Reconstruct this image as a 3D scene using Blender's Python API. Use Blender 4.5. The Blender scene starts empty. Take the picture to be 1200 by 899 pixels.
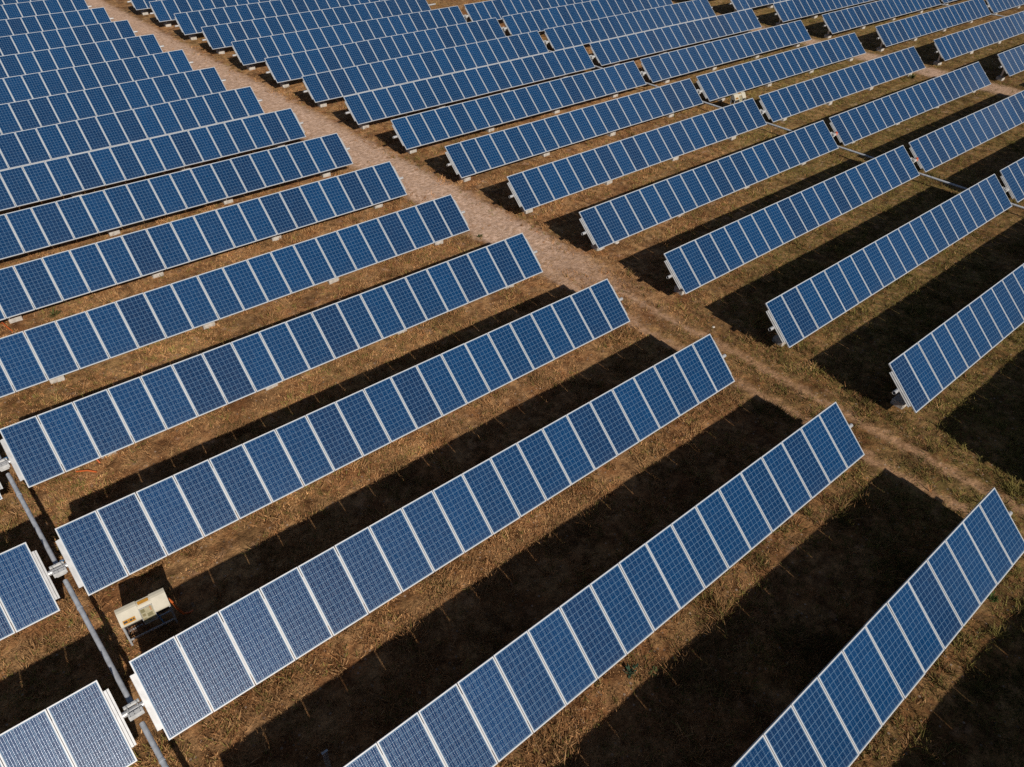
import bpy, bmesh, math, random
import numpy as np
from mathutils import Vector, Matrix
random.seed(7)
RNG = np.random.default_rng(11)
sc = bpy.context.scene
COL = sc.collection
R = math.radians

# ------------------------------------------------------------------ layout
H = 1.227            # height of the panel plane centre above the ground
TILT = 0.7084        # rows tip towards the low sun
PITCH = 4.8519       # row to row
PL = 1.911           # panel length up the slope
PW = 0.982           # panel width (pitch along the row is 1)
GAP = 0.644          # gap between the two wings, where the drive shaft runs
SKEW = -0.2401       # each row starts a little further back than the last
WEST0 = 0.0
MID0, MIDY = 3.734, -9.744
EAST0 = MID0 + 40.64 + 3.2
EDGE = 0.0495        # slope of the track edge in plan
SUN = Vector((-0.263, -1.533, 1.0)).normalized()

# ------------------------------------------------------------------ materials
def new_mat(name):
    m = bpy.data.materials.new(name); m.use_nodes = True
    nt = m.node_tree; b = nt.nodes['Principled BSDF']
    return m, nt, b
def N(nt, t, **kw):
    n = nt.nodes.new(t)
    for k, v in kw.items(): setattr(n, k, v)
    return n
def L(nt, a, b): nt.links.new(a, b)
def setin(nt, sock, v):
    if isinstance(v, bpy.types.NodeSocket): nt.links.new(v, sock)
    else: sock.default_value = v
def M(nt, op, a, b=0.0, c=0.0, clamp=False):
    n = N(nt, 'ShaderNodeMath', operation=op); n.use_clamp = clamp
    setin(nt, n.inputs[0], a); setin(nt, n.inputs[1], b); setin(nt, n.inputs[2], c)
    return n.outputs[0]
def MIX(nt, f, a, b, bt='MIX'):
    n = N(nt, 'ShaderNodeMix', data_type='RGBA', blend_type=bt)
    setin(nt, n.inputs[0], f)
    for s, v in ((n.inputs[6], a), (n.inputs[7], b)):
        if isinstance(v, tuple): v = (*v, 1.0) if len(v) == 3 else v
        setin(nt, s, v)
    return n.outputs[2]
def NOISE(nt, vec, scale, detail=4.0, rough=0.55, dim='3D'):
    n = N(nt, 'ShaderNodeTexNoise', noise_dimensions=dim)
    if vec is not None: L(nt, vec, n.inputs['Vector'])
    n.inputs['Scale'].default_value = scale; n.inputs['Detail'].default_value = detail; n.inputs['Roughness'].default_value = rough
    return n.outputs['Fac']
def RAMP(nt, f, lo, hi):
    n = N(nt, 'ShaderNodeMapRange', interpolation_type='SMOOTHSTEP')
    setin(nt, n.inputs['Value'], f); n.inputs['From Min'].default_value = lo; n.inputs['From Max'].default_value = hi
    return n.outputs['Result']

def simple(name, col, rough=0.5, metal=0.0, var=0.12, scale=9.0, bump=0.0):
    m, nt, b = new_mat(name)
    tc = N(nt, 'ShaderNodeTexCoord')
    f = NOISE(nt, tc.outputs['Object'], scale, 5)
    k = tuple(c * (1 - var * 1.6) for c in col); k2 = tuple(min(1, c * (1 + var)) for c in col)
    L(nt, MIX(nt, RAMP(nt, f, .25, .75), k, k2), b.inputs['Base Color'])
    b.inputs['Roughness'].default_value = rough; b.inputs['Metallic'].default_value = metal
    if bump:
        bp = N(nt, 'ShaderNodeBump'); bp.inputs['Strength'].default_value = bump; bp.inputs['Distance'].default_value = .02
        L(nt, NOISE(nt, tc.outputs['Object'], scale * 4, 6), bp.inputs['Height']); L(nt, bp.outputs[0], b.inputs['Normal'])
    return m

def cell_material():
    m, nt, b = new_mat('silicon_cells')
    uv = N(nt, 'ShaderNodeTexCoord').outputs['UV']
    sep = N(nt, 'ShaderNodeSeparateXYZ'); L(nt, uv, sep.inputs[0])
    oi = N(nt, 'ShaderNodeObjectInfo').outputs['Random']
    cu = M(nt, 'MULTIPLY_ADD', sep.outputs[0], 6 * 1.034, -6 * .017)
    cv = M(nt, 'MULTIPLY_ADD', sep.outputs[1], 12 * 1.018, -12 * .009)
    lu = M(nt, 'LESS_THAN', M(nt, 'PINGPONG', cu, .5), .031)
    lv = M(nt, 'LESS_THAN', M(nt, 'PINGPONG', cv, .5), .029)
    ou = M(nt, 'GREATER_THAN', M(nt, 'ABSOLUTE', M(nt, 'SUBTRACT', cu, 3.0)), 3.0)
    ov = M(nt, 'GREATER_THAN', M(nt, 'ABSOLUTE', M(nt, 'SUBTRACT', cv, 6.0)), 6.0)
    line = M(nt, 'MAXIMUM', M(nt, 'MAXIMUM', lu, lv), M(nt, 'MAXIMUM', ou, ov))
    bus = M(nt, 'LESS_THAN', M(nt, 'PINGPONG', M(nt, 'MULTIPLY_ADD', cu, 3.0, .5), .5), .012)
    bus = M(nt, 'MULTIPLY', bus, M(nt, 'SUBTRACT', 1.0, M(nt, 'MAXIMUM', ou, ov)))
    # each cell its own tone
    comb = N(nt, 'ShaderNodeCombineXYZ')
    L(nt, M(nt, 'FLOOR', cu), comb.inputs[0]); L(nt, M(nt, 'FLOOR', cv), comb.inputs[1]); L(nt, M(nt, 'MULTIPLY', oi, 517.0), comb.inputs[2])
    wn = N(nt, 'ShaderNodeTexWhiteNoise', noise_dimensions='3D'); L(nt, comb.outputs[0], wn.inputs['Vector'])
    wc = wn.outputs['Value']
    # crystal flakes
    sc_ = N(nt, 'ShaderNodeCombineXYZ'); L(nt, M(nt, 'MULTIPLY', cu, 1.0), sc_.inputs[0]); L(nt, M(nt, 'MULTIPLY', cv, 1.0), sc_.inputs[1]); L(nt, M(nt, 'MULTIPLY', oi, 91.0), sc_.inputs[2])
    vo = N(nt, 'ShaderNodeTexVoronoi'); vo.inputs['Scale'].default_value = 7.0; L(nt, sc_.outputs[0], vo.inputs['Vector'])
    fl = N(nt, 'ShaderNodeSeparateColor'); L(nt, vo.outputs['Color'], fl.inputs[0])
    base = MIX(nt, oi, (.0001, .0205, .070), (.0001, .0272, .091))
    # a minority of panels is of a greyer make
    wn2 = N(nt, 'ShaderNodeTexWhiteNoise', noise_dimensions='1D'); L(nt, M(nt, 'MULTIPLY', oi, 731.0), wn2.inputs['W'])
    grey = RAMP(nt, wn2.outputs['Value'], .70, .95)
    base = MIX(nt, M(nt, 'MULTIPLY', grey, .65), base, (.0008, .0150, .054))
    tone = M(nt, 'ADD', M(nt, 'MULTIPLY', wc, .42), M(nt, 'MULTIPLY', fl.outputs[0], .22))
    base = MIX(nt, tone, base, MIX(nt, 1.0, base, (1.5, 1.45, 1.35), 'MULTIPLY'))
    # thin dust film, heavier near the lower edge
    tc = N(nt, 'ShaderNodeTexCoord').outputs['Object']
    geo = N(nt, 'ShaderNodeNewGeometry')
    dust = NOISE(nt, geo.outputs['Position'], 2.2, 4)
    low = M(nt, 'POWER', M(nt, 'SUBTRACT', 1.0, sep.outputs[1], clamp=True), 14.0)
    df = M(nt, 'ADD', M(nt, 'MULTIPLY', RAMP(nt, dust, .55, .85), .008), M(nt, 'MULTIPLY', low, .035))
    c = MIX(nt, line, base, (.088, .160, .250))
    c = MIX(nt, bus, c, (.50, .53, .60))
    c = MIX(nt, df, c, (.36, .33, .30))
    L(nt, c, b.inputs['Base Color'])
    L(nt, M(nt, 'MULTIPLY', bus, .9), b.inputs['Metallic'])
    L(nt, M(nt, 'MULTIPLY_ADD', bus, .05, .35), b.inputs['Roughness'])
    b.inputs['Specular IOR Level'].default_value = .12
    b.inputs['Coat Weight'].default_value = 1.0; b.inputs['Coat Roughness'].default_value = .06; b.inputs['Coat IOR'].default_value = 1.22
    # float glass is never dead flat
    bp = N(nt, 'ShaderNodeBump'); bp.inputs['Strength'].default_value = .25; bp.inputs['Distance'].default_value = .006
    L(nt, NOISE(nt, geo.outputs['Position'], 1.7, 2), bp.inputs['Height']); L(nt, bp.outputs[0], b.inputs['Coat Normal'])
    return m

def ground_material():
    m, nt, b = new_mat('dry_ground')
    geo = N(nt, 'ShaderNodeNewGeometry'); P = geo.outputs['Position']
    sep = N(nt, 'ShaderNodeSeparateXYZ'); L(nt, P, sep.inputs[0])
    x, y = sep.outputs[0], sep.outputs[1]
    wob = M(nt, 'MULTIPLY_ADD', NOISE(nt, P, .35, 3), 1.6, -.8)
    wob2 = M(nt, 'MULTIPLY_ADD', NOISE(nt, P, 2.3, 4), .7, -.35)
    s0 = M(nt, 'MULTIPLY_ADD', y, EDGE, x)
    s = M(nt, 'ADD', s0, M(nt, 'ADD', M(nt, 'MULTIPLY', wob, .22), M(nt, 'MULTIPLY', wob2, 1.3)))
    def band(c, hw, soft, off=s):
        d = M(nt, 'ABSOLUTE', M(nt, 'SUBTRACT', off, c))
        return M(nt, 'SUBTRACT', 1.0, RAMP(nt, d, hw - soft, hw + soft))
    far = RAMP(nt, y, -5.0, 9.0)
    ruts = M(nt, 'MAXIMUM', band(2.12, .28, .34), band(.72, .26, .34))
    b1 = band(1.85, 1.45, .7)
    b2 = band(45.4, 1.4, .9)
    bare = M(nt, 'MAXIMUM', M(nt, 'MULTIPLY', ruts, .86), M(nt, 'MULTIPLY', b1, M(nt, 'MULTIPLY_ADD', far, .85, .10)))
    bare = M(nt, 'MAXIMUM', bare, M(nt, 'MULTIPLY', b2, .8))
    patch = NOISE(nt, P, .9, 6, .6)
    bare = M(nt, 'MAXIMUM', bare, M(nt, 'MULTIPLY', RAMP(nt, NOISE(nt, P, 1.35, 5, .62), .50, .70), .55))
    fine = M(nt, 'MULTIPLY_ADD', NOISE(nt, P, 3.1, 5, .6), .5, M(nt, 'MULTIPLY', NOISE(nt, P, 19.0, 6, .75), .5))
    mid = NOISE(nt, P, 5.0, 6, .65)
    big = NOISE(nt, P, .16, 3)
    # dry grass
    straw = MIX(nt, RAMP(nt, fine, .32, .68), (.078, .038, .016), (.52, .295, .132))
    rust = MIX(nt, RAMP(nt, fine, .32, .68), (.062, .026, .011), (.42, .200, .080))
    olive = MIX(nt, RAMP(nt, fine, .32, .68), (.045, .036, .011), (.28, .215, .070))
    g = MIX(nt, RAMP(nt, patch, .42, .62), straw, rust)
    # greener towards the nearer, right-hand end of the field
    green_zone = M(nt, 'MULTIPLY', RAMP(nt, M(nt, 'SUBTRACT', x, M(nt, 'MULTIPLY', y, 1.0)), 2.0, 16.0), .75)
    green_zone = M(nt, 'ADD', green_zone, M(nt, 'MULTIPLY_ADD', RAMP(nt, big, .40, .65), .5, -.12), clamp=True)
    g = MIX(nt, M(nt, 'MULTIPLY', green_zone, RAMP(nt, mid, .30, .62)), g, olive)
    g = MIX(nt, M(nt, 'MULTIPLY', RAMP(nt, NOISE(nt, P, .75, 5, .62), .46, .60), .78), g, MIX(nt, 1.0, g, (.50, .46, .44), 'MULTIPLY'))
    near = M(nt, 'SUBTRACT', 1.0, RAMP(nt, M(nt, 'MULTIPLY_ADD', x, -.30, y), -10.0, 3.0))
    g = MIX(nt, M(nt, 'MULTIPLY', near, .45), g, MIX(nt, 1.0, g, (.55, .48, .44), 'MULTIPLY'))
    # bare soil
    soil = MIX(nt, RAMP(nt, fine, .28, .72), (.33, .215, .150), (.80, .565, .425))
    soil2 = MIX(nt, RAMP(nt, mid, .35, .7), soil, (.37, .235, .15))
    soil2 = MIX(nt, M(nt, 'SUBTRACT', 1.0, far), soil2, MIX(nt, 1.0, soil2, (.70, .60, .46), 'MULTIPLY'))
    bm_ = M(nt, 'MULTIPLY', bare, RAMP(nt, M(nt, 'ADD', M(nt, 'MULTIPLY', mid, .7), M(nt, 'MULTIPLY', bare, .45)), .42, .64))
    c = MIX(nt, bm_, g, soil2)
    # litter: dark specks and pale pebbles
    vo = N(nt, 'ShaderNodeTexVoronoi'); vo.inputs['Scale'].default_value = 9.0; L(nt, P, vo.inputs['Vector'])
    vs = N(nt, 'ShaderNodeSeparateColor'); L(nt, vo.outputs['Color'], vs.inputs[0])
    speck = M(nt, 'MULTIPLY', M(nt, 'LESS_THAN', vo.outputs['Distance'], .28), M(nt, 'GREATER_THAN', vs.outputs[0], .80))
    c = MIX(nt, M(nt, 'MULTIPLY', speck, .65), c, MIX(nt, vs.outputs[1], (.045, .030, .017), (.40, .31, .24)))
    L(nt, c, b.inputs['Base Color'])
    b.inputs['Roughness'].default_value = .95; b.inputs['Specular IOR Level'].default_value = .1
    h = M(nt, 'ADD', M(nt, 'MULTIPLY', fine, .5), mid)
    bp = N(nt, 'ShaderNodeBump'); bp.inputs['Strength'].default_value = .9; bp.inputs['Distance'].default_value = .07
    L(nt, h, bp.inputs['Height']); L(nt, bp.outputs[0], b.inputs['Normal'])
    return m

def tint_material(name):
    m, nt, b = new_mat(name)
    a = N(nt, 'ShaderNodeAttribute', attribute_name='tint')
    L(nt, a.outputs['Color'], b.inputs['Base Color'])
    b.inputs['Roughness'].default_value = .8; b.inputs['Specular IOR Level'].default_value = .15
    return m

MC = cell_material()
MFR = simple('anodised_frame', (.44, .445, .455), .5, .1, .06, 3)
MBACK = simple('white_backsheet', (.6, .6, .6), .6, 0, .05)
MRAIL = simple('galvanised_rail', (.36, .362, .365), .5, .2, .10, 6)
MTUBE = simple('galvanised_tube', (.50, .50, .50), .42, .45, .10, 5)
MSHAFT = simple('zinc_shaft', (.44, .46, .49), .5, .2, .14, 7)
MCONC = simple('concrete', (.40, .37, .33), .9, 0, .18, 7, .4)
MGEAR = simple('pale_gear_housing', (.50, .50, .49), .5, .1, .12, 8)
MBOLT = simple('dark_steel', (.22, .22, .23), .5, .6, .1)
MBLUE = simple('blue_paint', (.05, .20, .42), .45, 0, .1)
MRED = simple('orange_cap', (.55, .12, .05), .5, 0, .1)
MGROUND = ground_material()
MGRASS = tint_material('dry_blades')
MCREAM = simple('cream_enamel', (.43, .395, .31), .62, 0, .07, 5)
MDARK = simple('dark_interior', (.03, .025, .022), .8, 0, .3)
MYEL = simple('amber_sticker', (.42, .20, .018), .85, 0, .1, 14)
MORANGE = simple('orange_conduit', (.46, .10, .02), .55, 0, .12)
MSTONE = simple('pale_stone', (.45, .41, .36), .9, 0, .2, 12, .5)
MBROWN = simple('brown_cable', (.13, .075, .05), .7, 0, .3, 20)
mgl, nt, b = new_mat('yellowed_cover')
b.inputs['Base Color'].default_value = (.62, .55, .27, 1); b.inputs['Roughness'].default_value = .18
b.inputs['Alpha'].default_value = .24
tcn = N(nt, 'ShaderNodeTexCoord'); L(nt, MIX(nt, NOISE(nt, tcn.outputs['Object'], 12, 3), (.30, .27, .12), (.50, .45, .26)), b.inputs['Base Color'])
MCOVER = mgl

# ------------------------------------------------------------------ mesh helpers
class MB:
    def __init__(self): self.bm = bmesh.new(); self.mi = 0
    def box(self, c, s, rot=None, bevel=0.0, mi=0):
        r = bmesh.ops.create_cube(self.bm, size=1.0)
        vs = r['verts']
        mat = Matrix.Translation(c) @ (rot.to_4x4() if rot else Matrix.Identity(4)) @ Matrix.Diagonal((*s, 1))
        bmesh.ops.transform(self.bm, matrix=mat, verts=vs)
        fs = {f for v in vs for f in v.link_faces}
        for f in fs: f.material_index = mi
        if bevel:
            es = list({e for v in vs for e in v.link_edges})
            rr = bmesh.ops.bevel(self.bm, geom=es, offset=bevel, segments=2, profile=.6, affect='EDGES')
            for f in rr['faces']: f.material_index = mi
        return self
    def cyl(self, a, b, r, n=14, r2=None, caps=True, mi=0):
        a, b = Vector(a), Vector(b); d = b - a
        q = d.to_track_quat('Z', 'Y').to_matrix().to_4x4()
        mat = Matrix.Translation((a + b) / 2) @ q
        rr = bmesh.ops.create_cone(self.bm, cap_ends=caps, segments=n, radius1=r, radius2=r if r2 is None else r2, depth=d.length, matrix=mat)
        for f in {f for v in rr['verts'] for f in v.link_faces}: f.material_index = mi; f.smooth = len(f.verts) == 4
        return self
    def pipe(self, a, b, r, t, n=18):
        """open-ended tube along x with wall thickness"""
        bm = self.bm; rings = []
        for x, rad in ((a, r), (b, r), (b, r - t), (a, r - t)):
            rings.append([bm.verts.new((x, rad * math.cos(2 * math.pi * i / n), rad * math.sin(2 * math.pi * i / n))) for i in range(n)])
        for k in range(4):
            A, B = rings[k], rings[(k + 1) % 4]
            for i in range(n):
                f = bm.faces.new((A[i], A[(i + 1) % n], B[(i + 1) % n], B[i])); f.smooth = k in (0, 2)
        return self
    def tube_path(self, pts, r, n=8):
        bm = self.bm; pts = [Vector(p) for p in pts]; prev = None
        for i, p in enumerate(pts):
            d = (pts[min(i + 1, len(pts) - 1)] - pts[max(i - 1, 0)]).normalized()
            q = d.to_track_quat('Z', 'Y').to_matrix()
            ring = [bm.verts.new(p + q @ Vector((r * math.cos(2 * math.pi * k / n), r * math.sin(2 * math.pi * k / n), 0))) for k in range(n)]
            if prev:
                for k in range(n): bm.faces.new((prev[k], prev[(k + 1) % n], ring[(k + 1) % n], ring[k])).smooth = True
            else: bm.faces.new(ring)
            prev = ring
        bm.faces.new(prev)
        return self
    def prism(self, prof, x0, x1, mi=0):
        """profile in (y, z) swept along x"""
        bm = self.bm
        A = [bm.verts.new((x0, *p)) for p in prof]; B = [bm.verts.new((x1, *p)) for p in prof]; n = len(prof)
        fs = [bm.faces.new(A), bm.faces.new(B[::-1])] + [bm.faces.new((A[i], B[i], B[(i + 1) % n], A[(i + 1) % n])) for i in range(n)]
        for f in fs: f.material_index = mi
        return self
    def ring(self, w, l, t, z0, z1, mi=0):
        """rectangular frame"""
        bm = self.bm
        def rect(a, b_, z): return [bm.verts.new((sx * a / 2, sy * b_ / 2, z)) for sx, sy in ((-1, -1), (1, -1), (1, 1), (-1, 1))]
        o0, o1, i0, i1 = rect(w, l, z0), rect(w, l, z1), rect(w - 2 * t, l - 2 * t, z0), rect(w - 2 * t, l - 2 * t, z1)
        for k in range(4):
            j = (k + 1) % 4
            for q in ((o0[k], o0[j], o1[j], o1[k]), (o1[k], o1[j], i1[j], i1[k]), (i1[k], i1[j], i0[j], i0[k]), (i0[k], i0[j], o0[j], o0[k])):
                bm.faces.new(q).material_index = mi
        return self
    def mesh(self, name, *mats):
        bmesh.ops.recalc_face_normals(self.bm, faces=self.bm.faces[:])
        for e in self.bm.edges:
            if len(e.link_faces) == 2 and e.link_faces[0].smooth != e.link_faces[1].smooth: e.smooth = False
        me = bpy.data.meshes.new(name); self.bm.to_mesh(me); self.bm.free()
        for m in mats: me.materials.append(m)
        return me
def link(name, me, parent=None, loc=(0, 0, 0), rot=(0, 0, 0)):
    o = bpy.data.objects.new(name, me); COL.objects.link(o)
    o.location = loc; o.rotation_euler = rot
    if parent: o.parent = parent
    return o
def tag(o, label=None, cat=None, group=None, kind=None):
    if label: o['label'] = label
    if cat: o['category'] = cat
    if group: o['group'] = group
    if kind: o['kind'] = kind
    return o
def thing(name, loc, label, cat, group=None):
    return tag(link(name, None, None, loc), label, cat, group)

# ------------------------------------------------------------------ ground
def hash2(ix, iy, s):
    v = np.sin(ix * 127.1 + iy * 311.7 + s * 74.7) * 43758.5453
    return v - np.floor(v)
def vnoise(x, y, s=0):
    ix, iy = np.floor(x), np.floor(y); fx, fy = x - ix, y - iy
    fx = fx * fx * (3 - 2 * fx); fy = fy * fy * (3 - 2 * fy)
    a = hash2(ix, iy, s) * (1 - fx) + hash2(ix + 1, iy, s) * fx
    b_ = hash2(ix, iy + 1, s) * (1 - fx) + hash2(ix + 1, iy + 1, s) * fx
    return a * (1 - fy) + b_ * fy
def gheight(x, y):
    s = x + EDGE * y + .25 * (vnoise(x * .4, y * .4, 5) - .5)
    h = .05 * (vnoise(x * .5, y * .5, 1) - .5) + .035 * (vnoise(x * 1.7, y * 1.7, 2) - .5) + .02 * (vnoise(x * 5, y * 5, 3) - .5)
    for c in (2.12, .72): h = h - .035 * np.exp(-((s - c) / .22) ** 2)
    return h
def gz(x, y): return float(gheight(np.array([x]), np.array([y]))[0])
def sheet(name, xs, ys, fx=None, dz=0.0):
    X, Y = np.meshgrid(xs, ys)
    if fx: X = fx(X, Y)
    Z = gheight(X, Y) + dz
    nx, ny = len(xs), len(ys)
    co = np.stack([X, Y, Z], -1).reshape(-1, 3)
    idx = np.arange(nx * ny).reshape(ny, nx)
    q = np.stack([idx[:-1, :-1], idx[:-1, 1:], idx[1:, 1:], idx[1:, :-1]], -1).reshape(-1, 4)
    me = bpy.data.meshes.new(name); me.vertices.add(len(co)); me.vertices.foreach_set('co', co.astype(np.float32).ravel())
    me.loops.add(q.size); me.loops.foreach_set('vertex_index', q.astype(np.int32).ravel())
    me.polygons.add(len(q)); me.polygons.foreach_set('loop_start', np.arange(0, q.size, 4, dtype=np.int32))
    me.polygons.foreach_set('use_smooth', np.ones(len(q), dtype=bool))
    me.update(); me.validate(); me.materials.append(MGROUND)
    return me
xs = np.concatenate([np.linspace(-700, -40, 14)[:-1], np.arange(-40, 26, .22), np.arange(26, 90, .6), np.linspace(90, 700, 14)])
ys = np.concatenate([np.linspace(-700, -30, 14)[:-1], np.arange(-30, 22, .22), np.arange(22, 90, .6), np.linspace(90, 700, 14)])
tag(link('ground', sheet('ground', xs, ys)), 'dry brown grassy earth under and between the panel rows', None, None, 'structure')
def track_sheet(name, s0, s1, y0, y1, seed):
    n = 26
    u = np.linspace(0, 1, n); yy = np.arange(y0, y1, .3)
    def fx(U, Y):
        a = s0 + .5 * (vnoise(Y * .8, Y * 0, seed) - .5); b_ = s1 + .5 * (vnoise(Y * .8, Y * 0, seed + 1) - .5)
        return a + (b_ - a) * U - EDGE * Y
    return sheet(name, u, yy, fx, .006)
tag(link('dirt_track', track_sheet('dirt_track', .25, 3.1, -24, 85, 21)), 'wheel-rutted dirt track running between two blocks of panel rows', None, None, 'structure')
tag(link('dirt_track', track_sheet('dirt_track', 44.2, 46.8, -12, 60, 31)), 'bare dirt track beyond the second block of rows, upper right', None, None, 'structure')

# dry grass: short blades standing on the ground
def grass(name, n, xr, yr, cam_xy, fall):
    px = RNG.uniform(*xr, n * 6); py = RNG.uniform(*yr, n * 6)
    d2 = (px - cam_xy[0]) ** 2 + (py - cam_xy[1]) ** 2
    clump = vnoise(px * 1.1, py * 1.1, 8) * .6 + vnoise(px * 3.1, py * 3.1, 9) * .5
    s = px + EDGE * py + .3 * (vnoise(px * .4, py * .4, 5) - .5)
    far = np.clip((py + 5) / 12, 0, 1)
    band = np.exp(-(np.abs(s - 1.85) / 1.5) ** 4)
    band2 = np.exp(-(np.abs(s - 45.4) / 1.5) ** 4)
    rut = np.maximum(np.exp(-((s - 2.12) / .30) ** 4), np.exp(-((s - .72) / .28) ** 4))
    keep = (clump - .25) * (1 - band * .96 * far) * (1 - .88 * rut) * (1 - .8 * band2) / (1 + d2 / fall ** 2)
    ok = RNG.random(n * 6) < keep * 2.4
    px, py = px[ok][:n], py[ok][:n]
    k = len(px); nb = 6
    bx = np.repeat(px, nb) + RNG.normal(0, .045, k * nb); by = np.repeat(py, nb) + RNG.normal(0, .045, k * nb)
    hh = RNG.uniform(.04, .13, k * nb) * np.repeat(RNG.uniform(.6, 1.25, k) * (.75 + (2.2 + .7 * np.clip((-3 - (py - .25 * px)) / 8, 0, 1)) * np.clip(vnoise(px * 1.5, py * 1.5, 41) * .6 + vnoise(px * 4.0, py * 4.0, 42) * .4 - .48, 0, 1) * 2), nb)
    an = RNG.uniform(0, 2 * np.pi, k * nb); w = RNG.uniform(.007, .017, k * nb)
    lean = RNG.uniform(.3, 1.5, k * nb) * hh; la = RNG.uniform(0, 2 * np.pi, k * nb)
    bz = gheight(bx, by) - .005
    v = np.empty((k * nb, 3, 3), np.float32)
    v[:, 0] = np.stack([bx - w * np.cos(an), by - w * np.sin(an), bz], -1)
    v[:, 1] = np.stack([bx + w * np.cos(an), by + w * np.sin(an), bz], -1)
    v[:, 2] = np.stack([bx + lean * np.cos(la), by + lean * np.sin(la), bz + hh], -1)
    gr = np.clip((px - py - 2) / 14, 0, 1) * .7 + .35 * vnoise(px * .35, py * .35, 14)
    straw = np.array([.50, .292, .130]); rust = np.array([.34, .155, .060]); olive = np.array([.19, .155, .042])
    t = RNG.random(k)[:, None]
    c = straw * t + rust * (1 - t)
    m_ = (RNG.random(k) < gr)[:, None]
    c = np.where(m_, olive * RNG.uniform(.7, 1.3, (k, 1)), c * RNG.uniform(.6, 1.15, (k, 1)))
    pt = vnoise(px * .8 + 3, py * .8, 17) * .6 + vnoise(px * 2.2, py * 2.2, 18) * .4
    near = np.clip((3 - (py - .3 * px)) / 13, 0, 1)
    c = c * ((.42 + 1.0 * pt) * (1 - .22 * near))[:, None]
    c = np.repeat(c, nb, 0) * RNG.uniform(.75, 1.2, (k * nb, 1))
    tot = k * nb
    me = bpy.data.meshes.new(name); me.vertices.add(tot * 3); me.vertices.foreach_set('co', v.ravel())
    me.loops.add(tot * 3); me.loops.foreach_set('vertex_index', np.arange(tot * 3, dtype=np.int32))
    me.polygons.add(tot); me.polygons.foreach_set('loop_start', np.arange(0, tot * 3, 3, dtype=np.int32))
    a = me.attributes.new('tint', 'FLOAT_COLOR', 'POINT')
    col = np.ones((tot, 3, 4), np.float32); col[:, :, :3] = c[:, None, :]
    a.data.foreach_set('color', col.ravel())
    me.update(); me.materials.append(MGRASS)
    return me
tag(link('dry_grass', grass('dry_grass', 230000, (-27, 62), (-21, 50), (-19, -12), 22.0)),
    'short dry straw and olive grass covering the ground between rows', None, None, 'stuff')

# ------------------------------------------------------------------ tracker parts (shared meshes)
def uv_top(me, w, l):
    uvl = me.uv_layers.new(name='UVMap')
    for p in me.polygons:
        for li in p.loop_indices:
            c = me.vertices[me.loops[li].vertex_index].co
            uvl.data[li].uv = (c.x / w + .5, c.y / l + .5)
FT = .027
def panel_mesh(full):
    mb = MB(); w, l = PW - 2 * FT, PL - 2 * FT
    mb.box((0, 0, -.004), (w - .001, l - .001, .006), mi=1)
    if full: mb.ring(PW, PL, FT, -.040, .003, 2); mb.box((0, 0, -.062), (.085, PL * .70, .044), mi=3)
    me = mb.mesh('solar_panel', MC, MBACK, MFR, MRAIL)
    for p in me.polygons:
        if p.material_index == 1 and p.normal.z > .9: p.material_index = 0
    uv_top(me, w, l)
    return me
PANEL = panel_mesh(False)
mb = MB(); mb.ring(PW, PL, FT, -.040, .003); FRAME = mb.mesh('panel_frame', MFR)
def far_panel():
    mb = MB(); w, l = PW - 2 * FT, PL - 2 * FT
    mb.box((0, 0, -.004), (w - .001, l - .001, .006), mi=1)
    mb.ring(PW, PL, FT, -.040, .003, 2)
    mb.box((-.5, 0, -.063), (.10, PL * .70, .044), mi=3)
    me = mb.mesh('solar_panel', MC, MBACK, MFR, MRAIL)
    for p in me.polygons:
        if p.material_index == 1 and p.normal.z > .9: p.material_index = 0
    uv_top(me, w, l); return me
FARPANEL = far_panel()
mb = MB()
mb.box((0, 0, -.064), (.10, PL * .70, .046)); mb.box((0, 0, -.0885), (.205, PL * .70, .004))
for sx in (-1, 1): mb.box((sx * .100, 0, -.083), (.004, PL * .70, .012))
RAIL = mb.mesh('mounting_rail', MRAIL)
TUBE_Z = -.156          # tube axis below the panel plane
OFF = Vector((0, -math.sin(TILT), math.cos(TILT)))
TUBE = Vector((0, 0, H)) + OFF * TUBE_Z
def tube_mesh(x0, x1):
    mb = MB(); mb.pipe(x0, x1, .066, .006)
    return mb.mesh('torque_tube', MTUBE)
mb = MB()
hz = TUBE.z
mb.box((0, 0, hz / 2 - .05), (.012, .13, hz - .1)); 
for s in (-1, 1): mb.box((s * .055, 0, hz / 2 - .05), (.010, .13, hz - .1))
mb.box((0, 0, hz - .085), (.20, .17, .03), bevel=.004)
POST = mb.mesh('post', MTUBE)
mb = MB(); mb.cyl((-.05, 0, 0), (.05, 0, 0), .105, 16); mb.box((0, 0, -.09), (.10, .20, .05), bevel=.006)
BEARING = mb.mesh('bearing', MGEAR)
def footing_mesh(sd):
    rnd = random.Random(sd); mb = MB(); mb.box((0, 0, .06), (.46, .44, .36), bevel=.018)
    for v in mb.bm.verts:
        v.co += Vector((rnd.uniform(-.012, .012), rnd.uniform(-.012, .012), rnd.uniform(-.01, .01)))
    return mb.mesh('footing', MCONC)
FOOT = [footing_mesh(i) for i in range(4)]
def gearbox_mesh():
    mb = MB()
    mb.box((0, -.150, .030), (.31, .13, .12), bevel=.014)      # lower housing
    mb.box((-.01, .115, .040), (.33, .060, .070), bevel=.008)   # upper clamp bar
    mb.box((.0, -.02, -.10), (.22, .24, .06), bevel=.01)        # saddle
    for x in (-.11, .10): mb.cyl((x, -.08, .072), (x, .10, .072), .012, 8)   # U-bolts
    return mb.mesh('gearbox', MGEAR)
GEAR = gearbox_mesh()
mb = MB()
for x in (-.11, -.02, .10):
    for y, z in ((-.18, .090), (-.12, .090), (.115, .075)): mb.cyl((x, y, z - .012), (x, y, z + .008), .010, 6)
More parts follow.
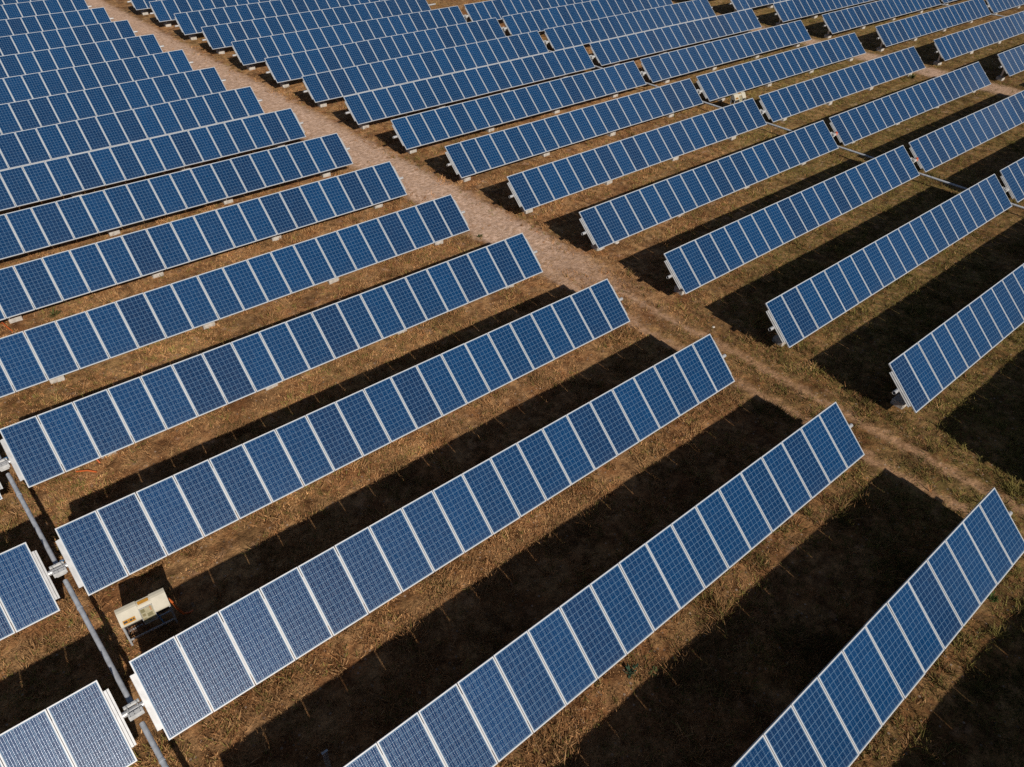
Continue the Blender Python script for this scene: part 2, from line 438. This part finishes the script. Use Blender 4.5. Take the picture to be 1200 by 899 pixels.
BOLTS = mb.mesh('bolt_heads', MBOLT)
mb = MB(); mb.cyl((0, 0, -.06), (0, 0, .09), .075, 16); mb.cyl((0, 0, .09), (0, 0, .12), .045, 12); CAP = mb.mesh('motor_cap', MRED)
mb = MB(); mb.box((.13, .185, .02), (.09, .05, .05), bevel=.008); BLUECAP = mb.mesh('blue_clamp', MBLUE)

tube_cache = {}
def get_tube(x0, x1):
    k = (round(x0, 2), round(x1, 2))
    if k not in tube_cache: tube_cache[k] = tube_mesh(x0, x1)
    return tube_cache[k]
def lever_mesh(drop):
    mb = MB()
    for sx in (-1, 1): mb.box((sx * .075, 0, -drop / 2), (.012, .09, drop))
    mb.cyl((-.10, 0, -drop), (.10, 0, -drop), .03, 10)
    return mb.mesh('lever_arm', MGEAR)
LOW = .54
MBC = {'low': lever_mesh(TUBE.z - LOW), 'high': lever_mesh(.2)}
def build_row(x0, y, wings, posts, label, fine, gear, extra=None, hang=None, ends=(.30, .30)):
    """x0: world x of the gap centre. wings: which of left/right stand in view"""
    jit = random.uniform(-.009, .009)
    t = thing('solar_panel_row', (x0, y, 0), label, 'solar panel row', 'rows of tilted solar panels')
    a = -20 - GAP / 2 if 'l' in wings else -GAP / 2 - .2
    c = 20 + GAP / 2 if 'r' in wings else GAP / 2 + .2
    xs0 = a - (ends[0] if 'l' in wings else 0); xs1 = c + (ends[1] if 'r' in wings else 0)
    link('torque_tube', get_tube(xs0, xs1), t, TUBE)
    for wch in wings:
        base = -20 - GAP / 2 if wch == 'l' else GAP / 2
        tl = TILT + jit
        for i in range(20):
            dt = random.gauss(0, .0030); dz = random.gauss(0, .0025)
            p = link('solar_panel', PANEL if fine else FARPANEL, t, (base + i + .5 + random.gauss(0, .0012), 0, H + dz), (tl + dt, 0, random.gauss(0, .0009)))
            if fine: link('panel_frame', FRAME, p)
        if fine:
            for i in range(21): link('mounting_rail', RAIL, t, (base + i, 0, H), (tl, 0, 0))
    for px in posts:
        if (px < -.3 and 'l' not in wings) or (px > .3 and 'r' not in wings): continue
        z = gz(x0 + px, y + TUBE.y)
        po = link('post', POST, t, (px, TUBE.y, 0))
        f = link('footing', random.choice(FOOT), t, (px, TUBE.y, z), (0, 0, random.choice((0, math.pi)) + random.gauss(0, .05)))
        link('bearing', BEARING, t, (px, TUBE.y, TUBE.z))
    if gear:
        if hang:
            hm = MBC.get(hang)
            link('lever_arm', hm, t, (.02, TUBE.y, TUBE.z))
        g = link('gearbox', GEAR, t, (.02, TUBE.y, TUBE.z)); link('bolt_heads', BOLTS, g)
        if extra == 'orange': link('motor_cap', CAP, t, (.17, TUBE.y - .17, TUBE.z + .05))
        if extra == 'blue': link('blue_clamp', BLUECAP, g)
    return t
ORD = ['first', 'second', 'third', 'fourth', 'fifth', 'sixth', 'seventh', 'eighth', 'ninth', 'tenth', 'eleventh', 'twelfth',
       'thirteenth', 'fourteenth', 'fifteenth', 'sixteenth', 'seventeenth', 'eighteenth', 'nineteenth', 'twentieth']
west_posts = [-18.97 + .33 * 0 + 0] 
def posts_from(edge_offsets_r, edge_offsets_l):
    r = [GAP / 2 + 20 - e for e in edge_offsets_r]; l = [-GAP / 2 - 20 + e for e in edge_offsets_l]
    return l + r
E4 = [1.33, 6.82, 12.27, 17.72]; F4 = [.85, 6.6, 12.1, 17.6]
LEFT_SPECIAL = {-4: 'blue panel row just past the bottom right corner, beyond the dark corner row',
    -3: 'darkest blue panel row, cutting the bottom right corner beside the dirt track',
    -2: 'long blue panel row from the bottom edge up to the track, weed below it',
    -1: 'blue panel row with silvery near end, just below the near cream cabinet',
    0: 'blue panel row just above the near cream cabinet, gearbox at its near end',
    1: 'blue panel row directly above the longer orange conduit scrap, ending by the track'}
for k in range(-4, 15):
    x = WEST0 + SKEW * k - 20 - GAP / 2
    wings = 'lr' if k in (-2, -1, 0, 1, 2) else 'r'
    if k in LEFT_SPECIAL: lab = LEFT_SPECIAL[k]
    else: lab = f'blue panel row left of the track, {ORD[k - 2]} above the one over orange scraps'
    build_row(x, k * PITCH, wings, posts_from(E4, E4), lab, k <= 5, k <= 4, 'blue' if k in (0, 1) else None, 'high')
for k in range(-1, 15):
    x = MID0 - .2228 * k + 20 + GAP / 2
    wings = 'lr' if k in range(0, 11) else 'l'
    lab = {-1: 'blue panel row just past the right edge, casting shadow beside the track',
           0: 'blue panel row cut by the right edge, nearest one starting right of the track',
           1: 'blue panel row starting right of the track, just below the lower orange motor cap',
           2: 'blue panel row with orange motor cap in its gap, lower of two such',
           3: 'blue panel row with orange motor cap, just below the far cream cabinet',
           4: 'blue panel row whose left wing end hides the far cream cabinet foot',
           5: 'blue panel row right of the track, directly above the far cream cabinet'}.get(
           k, f'blue panel row starting right of the track, {ORD[max(0, k - 6)]} above the far cabinet row')
    build_row(x, MIDY + k * PITCH, wings, posts_from(F4, F4), lab, k <= 5, k <= 10, 'orange' if k in (2, 3) else None, 'low')
for k in range(2, 10):
    x = EAST0 - .2228 * k + 20 + GAP / 2
    lab = f'far blue panel row beyond the second track, {ORD[k - 2]} from the right edge'
    build_row(x, MIDY + k * PITCH, 'lr' if 4 <= k <= 7 else 'l', posts_from(F4, F4), lab, False, 4 <= k <= 7, None, 'low')

# ------------------------------------------------------------------ drive shafts
def shaft(name, x_of, y_of, ks, label, zc):
    x0, y0 = x_of(ks[0]), y_of(ks[0])
    t = thing(name, (x0, y0, 0), label, 'drive shaft', 'drive shafts linking the rows')
    for k in ks[:-1]:
        a = Vector((x_of(k) - x0, y_of(k) - y0 + TUBE.y, zc)); b_ = Vector((x_of(k + 1) - x0, y_of(k + 1) - y0 + TUBE.y, zc))
        d = (b_ - a).normalized()
        p0 = a + d * .44; p1 = b_ - d * .30
        mb = MB(); mb.cyl(p0, p1, .058, 16)
        q = p1 - d * 1.05; mb.cyl(q - d * .03, q + d * .03, .066, 16)
        link('shaft_tube', mb.mesh('shaft_tube', MSHAFT), t)
        mb = MB(); mb.cyl(a + d * .18, a + d * .30, .04, 12); mb.cyl(a + d * .28, a + d * .46, .07, 14, .06)
        mb.box(a + d * .27, (.15, .07, .05), bevel=.006); mb.box(a + d * .24, (.05, .07, .14), bevel=.006)
        link('universal_joint', mb.mesh('universal_joint', MSHAFT), t)
    return t
shaft('drive_shaft', lambda k: SKEW * k - 20 - GAP / 2 + .02, lambda k: k * PITCH, list(range(-3, 6)),
      'grey drive shaft running past the near cream cabinet at lower left', TUBE.z - .18)
shaft('drive_shaft', lambda k: MID0 - .2228 * k + 20 + GAP / 2 + .02, lambda k: MIDY + k * PITCH, list(range(-1, 12)),
      'grey drive shaft through the gaps marked by orange motor caps', LOW)
shaft('drive_shaft', lambda k: EAST0 - .2228 * k + 20 + GAP / 2 + .02, lambda k: MIDY + k * PITCH, list(range(3, 9)),
      'distant grey drive shaft in the gaps near the upper right corner', LOW)

# ------------------------------------------------------------------ inverter cabinets
def cabinet(loc, label, rz):
    t = thing('inverter_cabinet', loc, label, 'inverter cabinet', 'inverter cabinets on stands'); t.rotation_euler[2] = rz
    # hood profile (y forward is negative): curved top sloping to the front lip
    HP = [(.02, 1.155), (-.06, 1.150), (-.115, 1.130), (-.150, 1.095), (-.205, 1.020), (-.255, .950), (-.305, .880), (-.320, .850), (-.320, .820)]
    def hood(): return [(.02, .82)] + HP
    for x0, x1 in ((-.57, -.10), (.215, .57)):
        mb = MB(); mb.prism(hood(), x0, x1)
        o = link('hood', mb.mesh('hood', MCREAM), t)
    mb = MB(); mb.prism([(.02, 1.0), (.02, 1.125), (-.07, 1.118), (-.130, 1.085), (-.175, 1.03), (-.175, 1.0)], -.098, .213); link('center_lid', mb.mesh('center_lid', MCREAM), t)
    mb = MB(); mb.box((0, .05, .82), (1.10, .03, .52), bevel=.005); link('back_plate', mb.mesh('back_plate', MCREAM), t)
    mb = MB(); mb.box((-.33, -.12, .74), (.40, .18, .20), mi=0); mb.box((.39, -.12, .72), (.32, .18, .24), mi=0)
    link('inverter_core', mb.mesh('inverter_core', MDARK), t)
    # central switch box with a yellowed clear cover
    mb = MB(); mb.prism([(.03, .60), (.03, 1.02), (-.150, 1.02), (-.315, .60)], -.096, .211); bx = link('switch_box', mb.mesh('switch_box', MCREAM), t)
    sl_ = Vector((0, -.165, -.42)).normalized(); nn = Vector((0, -.931, .366)); rt = Matrix.Rotation(-math.atan2(.165, .42), 3, 'X')
    def on_face(x, d, o): return Vector((x, -.150, 1.02)) + sl_ * d + nn * o
    mb = MB()
    for x, d, w, h, mi in ((-.03, .10, .09, .09, 0), (-.03, .22, .07, .06, 2), (.09, .09, .05, .11, 1), (.15, .10, .03, .13, 3), (.10, .26, .12, .09, 0),
                           (-.04, .34, .08, .06, 2), (.17, .34, .05, .08, 1), (.05, .38, .06, .04, 0)):
        mb.box(on_face(x, d, .010), (w, .018, h), rt, mi=mi)
    link('switchgear', mb.mesh('switchgear', MDARK, MCREAM, MBROWN, MRED), bx)
    mb = MB(); mb.box(on_face(.0575, .225, .040), (.30, .008, .44), rt, bevel=.003); link('clear_cover', mb.mesh('clear_cover', MCOVER), bx)
    mb = MB()
    for x in (-.094, .209): mb.box(on_face(x, .225, .030), (.012, .040, .45), rt)
    mb.box(on_face(.0575, .006, .030), (.315, .040, .014), rt); mb.box(on_face(.0575, .444, .030), (.315, .040, .014), rt)
    link('cover_frame', mb.mesh('cover_frame', MRAIL), bx)
    rot = Matrix.Rotation(-math.atan2(.12, .16), 3, 'X')
    # warning stickers follow the hood
    def on_hood(x0, x1, a0, a1, up):
        mb = MB(); pr = []; hp = hood()[1:]
        def pt(s, o):
            i = min(7, int(s * 8)); f = s * 8 - i; y = hp[i][0] * (1 - f) + hp[i + 1][0] * f; z = hp[i][1] * (1 - f) + hp[i + 1][1] * f
            n = Vector((0, hp[i][1] - hp[i + 1][1], -(hp[i + 1][0] - hp[i][0]))); n = Vector((-(n.y), n.z)).normalized()
            return (y + n.x * o, z + n.y * o)
        ss = [a0 + (a1 - a0) * j / 4 for j in range(5)]
        mb.prism([pt(s, up) for s in ss] + [pt(s, .002) for s in ss[::-1]], x0, x1)
        return mb.mesh('sticker', MYEL)
    link('sticker', on_hood(-.50, -.22, .60, .76, .006), t)
    def print_lines():
        mb = MB()
        for k, (xa, xb) in enumerate(((-.485, -.40), (-.375, -.36), (-.345, -.29), (-.275, -.24))):
            mb.prism([(-.2633, .9453), (-.2673, .9482), (-.2973, .9062), (-.2933, .9033)], xa, xb)
        return mb.mesh('printed_mark', MDARK)
    link('printed_mark', print_lines(), t)
    mb = MB(); mb.box((.057, -.075, 1.126), (.25, .085, .006), Matrix.Rotation(R(10), 3, 'X')); link('sticker', mb.mesh('sticker', MYEL), t)
    for sx in (-1, 1):
        for y in (-.26, .02):
            mb = MB(); hgt = .90 if y > -.1 else .84; mb.box((sx * .545, y, hgt / 2 - .03), (.045, .045, hgt), bevel=.004); link('leg', mb.mesh('leg', MRAIL), t)
    mb = MB(); mb.box((0, -.26, .20), (1.04, .03, .045), bevel=.004); mb.box((0, .02, .20), (1.04, .03, .045), bevel=.004)
    for sx in (-1, 1): mb.box((sx * .545, -.12, .20), (.03, .23, .04))
    link('cross_rail', mb.mesh('cross_rail', MTUBE), t)
    mb = MB()
    for i in range(9):
        x = -.48 + i * .045 + random.uniform(-.01, .01)
        mb.tube_path([(x, -.13, .66), (x + random.uniform(-.03, .03), -.15, .45), (x + random.uniform(-.06, .06), -.12, .2), (x + random.uniform(-.1, .1), -.1, -.02)], .012, 6)
    link('cable_bundle', mb.mesh('cable_bundle', MBROWN), t)
    mb = MB(); mb.tube_path([(.575, -.08, .8), (.62, -.1, .66), (.66, -.14, .48), (.70, -.16, .28), (.76, -.18, .12), (.88, -.16, .03), (1.0, -.1, -.03)], .03, 9)
    link('conduit', mb.mesh('conduit', MORANGE), t)
    mb = MB(); mb.tube_path([(.22, -.2, .66), (.25, -.24, .45), (.27, -.2, .2), (.3, -.15, -.02)], .016, 7); link('blue_cable', mb.mesh('blue_cable', MBLUE), t)
    return t
cabinet((-19.05, -2.09, gz(-19.05, -2.09)), 'cream inverter cabinet with amber stickers on a steel stand, at lower left', R(-4))
cabinet((24.75, 12.75, gz(24.75, 12.75)), 'small far cream cabinet half hidden by the row in front, upper right', R(-2))

# ------------------------------------------------------------------ orange conduit scraps, weeds, stones
def conduit(pts, label):
    mb = MB(); mb.tube_path([(x, y, gz(x, y) + z) for x, y, z in pts], .028, 8)
    tag(link('conduit_scrap', mb.mesh('conduit_scrap', MORANGE)), label, 'conduit', 'orange conduit scraps on the ground')
conduit([(-18.98, 4.66, .03), (-18.84, 4.55, .05), (-18.7, 4.46, .06), (-18.5, 4.26, .02)], 'longer orange conduit lying in dry grass under the left panel row')
conduit([(-18.36, 4.72, .25), (-18.33, 4.66, .12), (-18.30, 4.6, .01)], 'stub of orange conduit at a panel edge beside the longer piece')
conduit([(-18.95, 14.65, .02), (-18.88, 14.5, .12), (-18.82, 14.2, .06), (-18.72, 13.85, .02)], 'curled orange conduit by a concrete footing at the left edge')
def weed(x, y, size, n, green, label):
    rnd = random.Random(int(x * 100 + y * 31)); mb = MB(); bm = mb.bm
    cols = []
    for i in range(n):
        a = rnd.uniform(0, 6.283); r0 = rnd.uniform(0, size * .55); ln = size * rnd.uniform(.35, 1.0); el = rnd.uniform(.15, 1.1)
        base = Vector((r0 * math.cos(a * 1.7), r0 * math.sin(a * 1.7) * .7, 0)); d = Vector((math.cos(a) * math.cos(el), math.sin(a) * math.cos(el), math.sin(el)))
        sd = Vector((-math.sin(a), math.cos(a), 0)) * ln * .10
        p0, p1, p2 = base, base + d * ln * .55, base + d * ln * .9 - Vector((0, 0, ln * .12))
        vs = [bm.verts.new(p) for p in (p0 - sd * .3, p0 + sd * .3, p1 + sd, p1 - sd, p2)]
        bm.faces.new((vs[0], vs[1], vs[2], vs[3])); bm.faces.new((vs[3], vs[2], vs[4]))
        k = rnd.uniform(.6, 1.3); cols += [tuple(c * k for c in green)] * 5
    me = bpy.data.meshes.new('weed'); bm.to_mesh(me); bm.free()
    at = me.attributes.new('tint', 'FLOAT_COLOR', 'POINT')
    for i, c in enumerate(cols): at.data[i].color = (*c, 1)
    me.materials.append(MWEED)
    tag(link('weed', me, None, (x, y, gz(x, y))), label, 'weed', 'green weeds in the dry grass')
MWEED = tint_material('weed_leaf')
weed(-10.45, -10.62, .27, 46, (.030, .058, .034), 'bluish green sprawling weed below the lowest full-length row')
weed(-10.05, -11.0, .20, 26, (.075, .10, .035), 'pale green weed beside the bluish sprawling one')
weed(-1.18, -15.4, .26, 46, (.040, .062, .014), 'dark green weed tuft under the dark corner row')
weed(.2, 9.1, .22, 40, (.055, .075, .02), 'small green weed at the track edge between two row ends')
weed(42.3, 9.2, .5, 50, (.06, .07, .02), 'olive weed on the far track by a row end')
weed(-17.2, 14.0, .35, 50, (.06, .062, .018), 'olive weed beside the footing at the left edge')
def stone(x, y, s, label):
    rnd = random.Random(int(x * 77)); bm = bmesh.new(); bmesh.ops.create_icosphere(bm, subdivisions=2, radius=s)
    for v in bm.verts: v.co = Vector((v.co.x * 1.2, v.co.y, v.co.z * .6)) * rnd.uniform(.85, 1.12)
    me = bpy.data.meshes.new('stone'); bm.to_mesh(me); bm.free(); me.materials.append(MSTONE)
    tag(link('stone', me, None, (x, y, gz(x, y) + s * .2)), label, 'stone', 'loose pale stones')
stone(5.0, 4.75, .13, 'pale stone beside the corner footing of a row right of the track')
stone(3.1, -2.5, .06, 'small pale stone on the dirt track between row ends')

# lone steel post near the lower edge
t = thing('marker_post', (-17.30, -8.02, gz(-17.3, -8.02)), 'short grey steel post at the bottom edge, in shadow beside the long row', 'post')
mb = MB(); mb.box((0, 0, .40), (.10, .012, .90)); mb.box((-.045, .03, .40), (.010, .06, .90)); link('post_angle', mb.mesh('post_angle', MTUBE), t)
mb = MB(); mb.box((.0, .01, .86), (.14, .05, .02), bevel=.004); link('post_cap', mb.mesh('post_cap', MTUBE), t)

# ------------------------------------------------------------------ camera
yaw, pitch, roll = 0.7197, 0.6897, 0.0381
f = Vector((math.sin(yaw) * math.cos(pitch), math.cos(yaw) * math.cos(pitch), -math.sin(pitch)))
r = Vector((math.cos(yaw), -math.sin(yaw), 0)); u = r.cross(f)
rr = r * math.cos(roll) + u * math.sin(roll); uu = -r * math.sin(roll) + u * math.cos(roll)
cam = bpy.data.cameras.new('camera'); co = bpy.data.objects.new('camera', cam); COL.objects.link(co)
mw = Matrix((rr, uu, -f)).transposed().to_4x4(); mw.translation = (-19.1118, -15.644, 15.6419 + H)
co.matrix_world = mw
cam.sensor_width = 36; cam.sensor_fit = 'HORIZONTAL'; cam.lens = 860 / 1200 * 36; cam.clip_end = 3000; cam.clip_start = .1
sc.camera = co

# ------------------------------------------------------------------ light
w = bpy.data.worlds.new('World'); sc.world = w; w.use_nodes = True
nt = w.node_tree; bg = nt.nodes['Background']
sky = nt.nodes.new('ShaderNodeTexSky'); sky.sky_type = 'NISHITA'; sky.sun_disc = False
elev = math.asin(SUN.z); sky.sun_elevation = elev; sky.sun_rotation = math.atan2(SUN.x, SUN.y)
sky.altitude = 400; sky.air_density = .7; sky.dust_density = .3; sky.ozone_density = 1.0
tcw = N(nt, 'ShaderNodeTexCoord').outputs['Generated']
spw = N(nt, 'ShaderNodeSeparateXYZ'); L(nt, tcw, spw.inputs[0])
zz = M(nt, 'ADD', M(nt, 'MAXIMUM', spw.outputs[2], 0.0), .18)
cw = N(nt, 'ShaderNodeCombineXYZ'); L(nt, M(nt, 'DIVIDE', spw.outputs[0], zz), cw.inputs[0]); L(nt, M(nt, 'DIVIDE', spw.outputs[1], zz), cw.inputs[1])
cl = RAMP(nt, NOISE(nt, cw.outputs[0], 1.5, 7, .6), .50, .72)
skyc = MIX(nt, M(nt, 'MULTIPLY', cl, .7), sky.outputs[0], (11.0, 11.0, 11.4))
nt.links.new(skyc, bg.inputs[0]); bg.inputs[1].default_value = .05
sl = bpy.data.lights.new('sun', 'SUN'); sl.energy = 5.0; sl.angle = R(.7); sl.color = (1.0, .93, .84)
so = bpy.data.objects.new('sun', sl); COL.objects.link(so); so.rotation_euler = (-SUN).to_track_quat('-Z', 'Y').to_euler()
so.location = SUN * 60
sc.view_settings.view_transform = 'Standard'; sc.view_settings.look = 'None'; sc.view_settings.gamma = 1; sc.view_settings.exposure = 0
sc.view_settings.use_curve_mapping = False
sc.cycles.use_denoising = False
